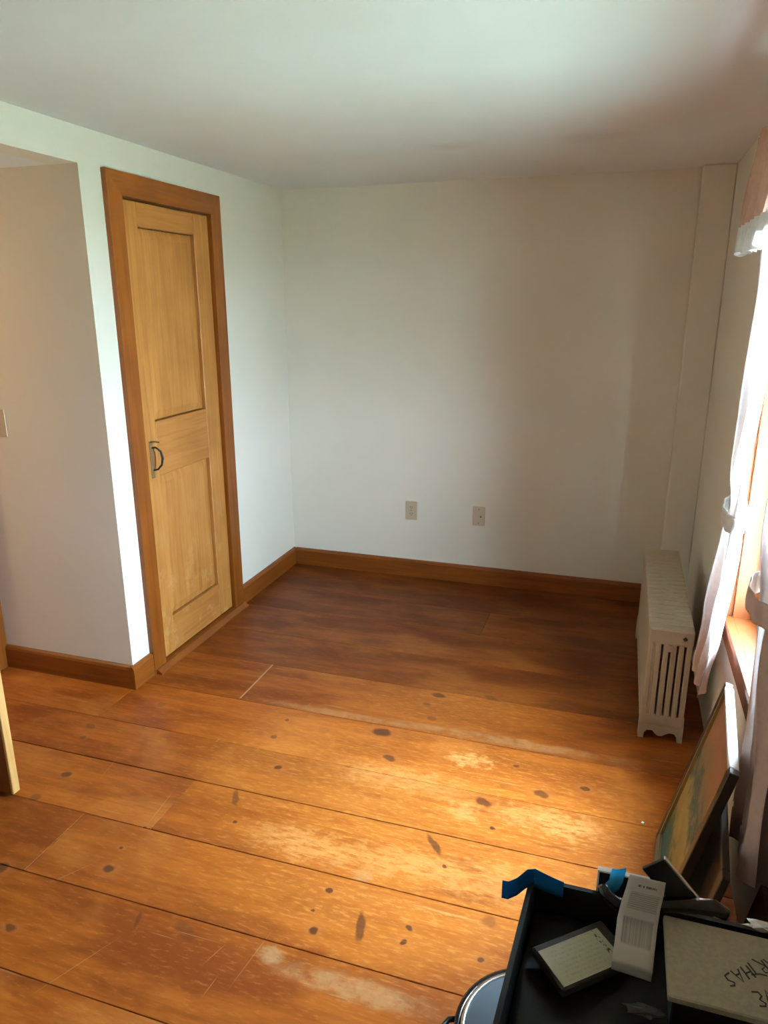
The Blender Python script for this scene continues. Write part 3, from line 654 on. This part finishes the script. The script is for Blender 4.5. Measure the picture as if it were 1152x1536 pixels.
def strip(a, b):   # b: 0 near end, 1 far end over the rim
    ctr = [((1.984, -3.135), (2.040, -3.140), .668), ((1.983, -3.140), (2.040, -3.145), .690), ((1.985, -3.127), (2.041, -3.132), .706), ((1.987, -3.100), (2.044, -3.103), .730), ((1.991, -3.092), (2.046, -3.093), .755), ((1.996, -3.086), (2.049, -3.087), .778), ((1.999, -3.082), (2.050, -3.083), .797)]
    k = b*(len(ctr)-1); i = min(int(k), len(ctr)-2); f_ = k-i
    P = [Vector((*ctr[j][0], ctr[j][2])).lerp(Vector((*ctr[j][1], ctr[j][2])), a) for j in (i, i+1)]
    return tuple(P[0].lerp(P[1], f_))
st = grid('label_strip', strip, 6, 36, M['strip'], thick=.0012); tag(st, 'folded strip of printed barcode labels draped over the bin rim', 'labels')

# kraft carton with marker writing
M['kraft'] = mat('kraft_board', (.36, .31, .22), .8); t = NT(M['kraft']); p = t.pos(); t.ln(t.mix(t.mrange(t.noise(p, 160, 3), .35, .65), (.37, .32, .225), (.325, .28, .195)), t.b.inputs['Base Color'])
M['marker'] = mat('black_marker', (.02, .018, .015), .6)
ct = tag(empty('cardboard_carton', (2.18, -3.13, ZI)), 'flat kraft carton with upside-down marker writing in the bin', 'carton')
CT = .716
at(boxes('carton_body', [(2.056, 2.288, -3.200, -3.056, CT-.012, CT)], M['kraft'], bev=.002), ct)
under = tag(box('black_box', 2.064, 2.280, -3.190, -3.066, ZI+.004, CT-.0125, M['bin'], bev=.002), 'low black box supporting the kraft carton', 'box')
GL = {'M': [[(0, 0), (0, 1), (.4, .4), (.8, 1), (.85, 0)]], 'A': [[(0, 0), (.35, 1), (.7, 0)], [(.15, .35), (.6, .4)]], 'R': [[(0, 0), (.05, 1), (.5, .95), (.55, .65), (.05, .5), (.7, -.25)]],
      'T': [[(.35, 0), (.4, .95)], [(-.35, 1.25), (.1, 1.0), (.85, .9)]], 'H': [[(0, 0), (0, 1)], [(.55, 0), (.6, 1)], [(0, .5), (.58, .55)]], 'S': [[(.55, .95), (.2, .95), (.05, .72), (.45, .5), (.5, .15), (.0, -.05)]],
      'E': [[(.65, 1.0), (.2, 1.05), (.05, .85), (.35, .55), (.05, .3), (.15, 0), (.65, -.05)]], 'V': [[(0, 1), (.3, 0), (.6, 1)]]}
def write(ch, x, y, h, ang):
    bm = bmesh.new()
    for st_ in GL[ch]:
        pts = []
        for (a, b) in st_:       # text runs towards -x, its top points to -y (upside down for the viewer)
            px, py = -a*h*.85, -b*h
            pts.append((x+px*math.cos(ang)-py*math.sin(ang), y+px*math.sin(ang)+py*math.cos(ang), CT+.0004))
        bm_tube(bm, pts, .0013, 6, .2)
    at(finish(bm, 'letter', M['marker']), ct)
hh = .020
for ch, (x, y) in zip('MARTHAS', [(2.222, -3.078), (2.199, -3.092), (2.186, -3.101), (2.172, -3.108), (2.164, -3.117), (2.152, -3.127), (2.140, -3.138)]): write(ch, x, y, hh, .55 if ch != 'S' else .4)
for ch, (x, y) in zip('VE', [(2.188, -3.150), (2.176, -3.157)]): write(ch, x, y, .020, .35)

# thin black panel with white rim, standing at the far wall of the bin
pn = tag(empty('small_frame', (1.99, -3.015, .60)), 'small black panel with a white rim hooked on the bin', 'frame')
P0, P1, ZP = 1.955, 2.035, .740
at(box('backing', P0+.003, P1, -3.019, -3.013, .60, ZP-.003, M['blk']), pn)
at(box('rim', P0, P0+.0028, -3.0205, -3.0115, .60, ZP, M['white']), pn)
at(box('rim', P0+.0028, P1, -3.0205, -3.0115, ZP-.003, ZP, M['white']), pn)

# tapes
M['blue'] = fabric('blue_tape', (.012, .15, .42), .12, (.02, .25, .55)); M['cyan'] = fabric('lit_blue_tape', (.10, .55, .90), .50, (.15, .75, 1.0))  # second tape colour is brightened to paint the window light on it
TP = [(1.806, -3.052, .687, .036), (1.817, -3.055, .690, .036), (1.831, -3.055, .702, .036), (1.845, -3.044, .712, .037), (1.857, -3.034, .708, .037), (1.873, -3.0325, .702, .035), (1.890, -3.0325, .698, .033), (1.904, -3.0325, .696, .030)]
def tp(a, b):
    k = a*(len(TP)-1); i = min(int(k), len(TP)-2); f_ = k-i; f2 = f_
    x, y, z, h = [p_+(q_-p_)*f2 for p_, q_ in zip(TP[i], TP[i+1])]
    return (x, y, z+(b-.5)*h)
tag(grid('painters_tape', tp, 28, 4, M['blue'], thick=.0006), 'dark blue tape strip wrapped over the bin corner', 'tape')
T2 = [((1.976, .752), (1.998, .756)), ((1.973, .731), (1.995, .733)), ((1.960, .711), (1.989, .713)), ((1.974, .702), (1.980, .702))]
def tp2(a, b):
    k = b*(len(T2)-1); i = min(int(k), len(T2)-2); f_ = k-i
    l = [p_+(q_-p_)*f_ for p_, q_ in zip(T2[i][0], T2[i+1][0])]; r_ = [p_+(q_-p_)*f_ for p_, q_ in zip(T2[i][1], T2[i+1][1])]
    x, z = [p_+(q_-p_)*a for p_, q_ in zip(l, r_)]
    return (x, -3.0235-.004*math.sin(3*b)-.002*math.sin(5*a), z)
tag(grid('painters_tape', tp2, 8, 15, M['cyan'], thick=.0006), 'blue tape scrap with window light in its colour on the white-rimmed panel', 'tape')

# black slab standing corner-up, glossy bar, foil, small bits
tbm = Matrix.Translation((2.049, -3.036, .802)) @ Matrix.Rotation(math.radians(48), 4, 'Y')
tab = tag(empty('black_slab', (2.06, -3.04, .65)), 'thin black slab standing corner-up behind the glossy bar', 'slab')
at(box('body', 0, .085, -.003, .003, -.040, 0, M['blk'], mtx=tbm, bev=.001), tab)
at(box('edge', 0, .085, -.0035, .0035, 0, .0022, M['steel'], mtx=tbm), tab)
br = tag(tube('plastic_bar', [(1.962, -3.055, .742), (1.970, -3.060, .730), (1.985, -3.064, .722), (2.010, -3.064, .722), (2.050, -3.052, .728), (2.09, -3.046, .734), (2.128, -3.044, .738), (2.146, -3.046, .732)], [.008, .010, .011, .011, .011, .012, .012, .009], M['blkgl'], n=12), 'glossy black bar curving along the far rim of the bin', 'bar')
random.seed(5)
bm = bmesh.new(); bmesh.ops.create_icosphere(bm, subdivisions=2, radius=1)
for v in bm.verts: v.co = Vector((v.co.x*.035, v.co.y*.008, v.co.z*.008))*random.uniform(.6, 1.25) + Vector((2.205, -3.042, .722))
tag(finish(bm, 'foil_wrapper', M['foil']), 'crumpled silver foil scrap beside the kraft carton', 'foil')
tag(lathe('paper_seal', [(0, .002), (.008, .003), (.011, .0015), (.011, 0), (0, 0)], M['label'], None, 20, (1.985, -3.085, ZI+.004), .7), 'small pale round seal between case and label strip', 'seal')
bm = bmesh.new(); bmesh.ops.create_icosphere(bm, subdivisions=2, radius=1)
for v in bm.verts: v.co = Vector((v.co.x*.030, v.co.y*.010, v.co.z*.006))*random.uniform(.6, 1.3) + Vector((2.032, -3.175, ZI+.004))
tag(finish(bm, 'plastic_wrap', M['gfilm']), 'crumpled clear wrap scrap at the bottom of the bin', 'wrap')

# covered pot on the floor
pt_ = tag(empty('cooking_pot', (1.866, -2.862, 0)), 'black pot with glass lid on the floor left of the bin', 'pot')
lathe('body', [(0, .003), (.125, .003), (.140, .015), (.155, .13), (.166, .145), (.168, .150), (.162, .152), (.150, .146), (.138, .03), (0, .02)], M['blkgl'], pt_, 56)
lathe('lid', [(.146, .153), (.13, .166), (.08, .180), (.02, .186), (0, .186)], M['lid'], pt_, 56)
lathe('lid_rim', [(.146, .149), (.153, .150), (.154, .156), (.148, .158), (.144, .154), (.146, .149)], M['steel'], pt_, 56)
lathe('lid_knob', [(.012, .184), (.010, .200), (.022, .206), (.020, .216), (0, .218)], M['blk'], pt_, 24)
for sgn in (-1, 1):
    pts = [(sgn*.160, -.035, .128), (sgn*.180, -.032, .126), (sgn*.192, -.016, .124), (sgn*.195, .0, .124), (sgn*.192, .016, .124), (sgn*.180, .032, .126), (sgn*.160, .035, .128)]
    h_ = tube('handle', pts, .006, M['blk'], pt_); h_.rotation_euler = (0, 0, .15)

# scrap on the floor
sp = prism('paper_scrap', [(2.105, -1.910), (2.112, -1.911), (2.115, -1.904), (2.108, -1.901)], 'z', .0, .0015, M['white']); tag(sp, 'tiny white paper scrap on the bare floor', 'scrap')
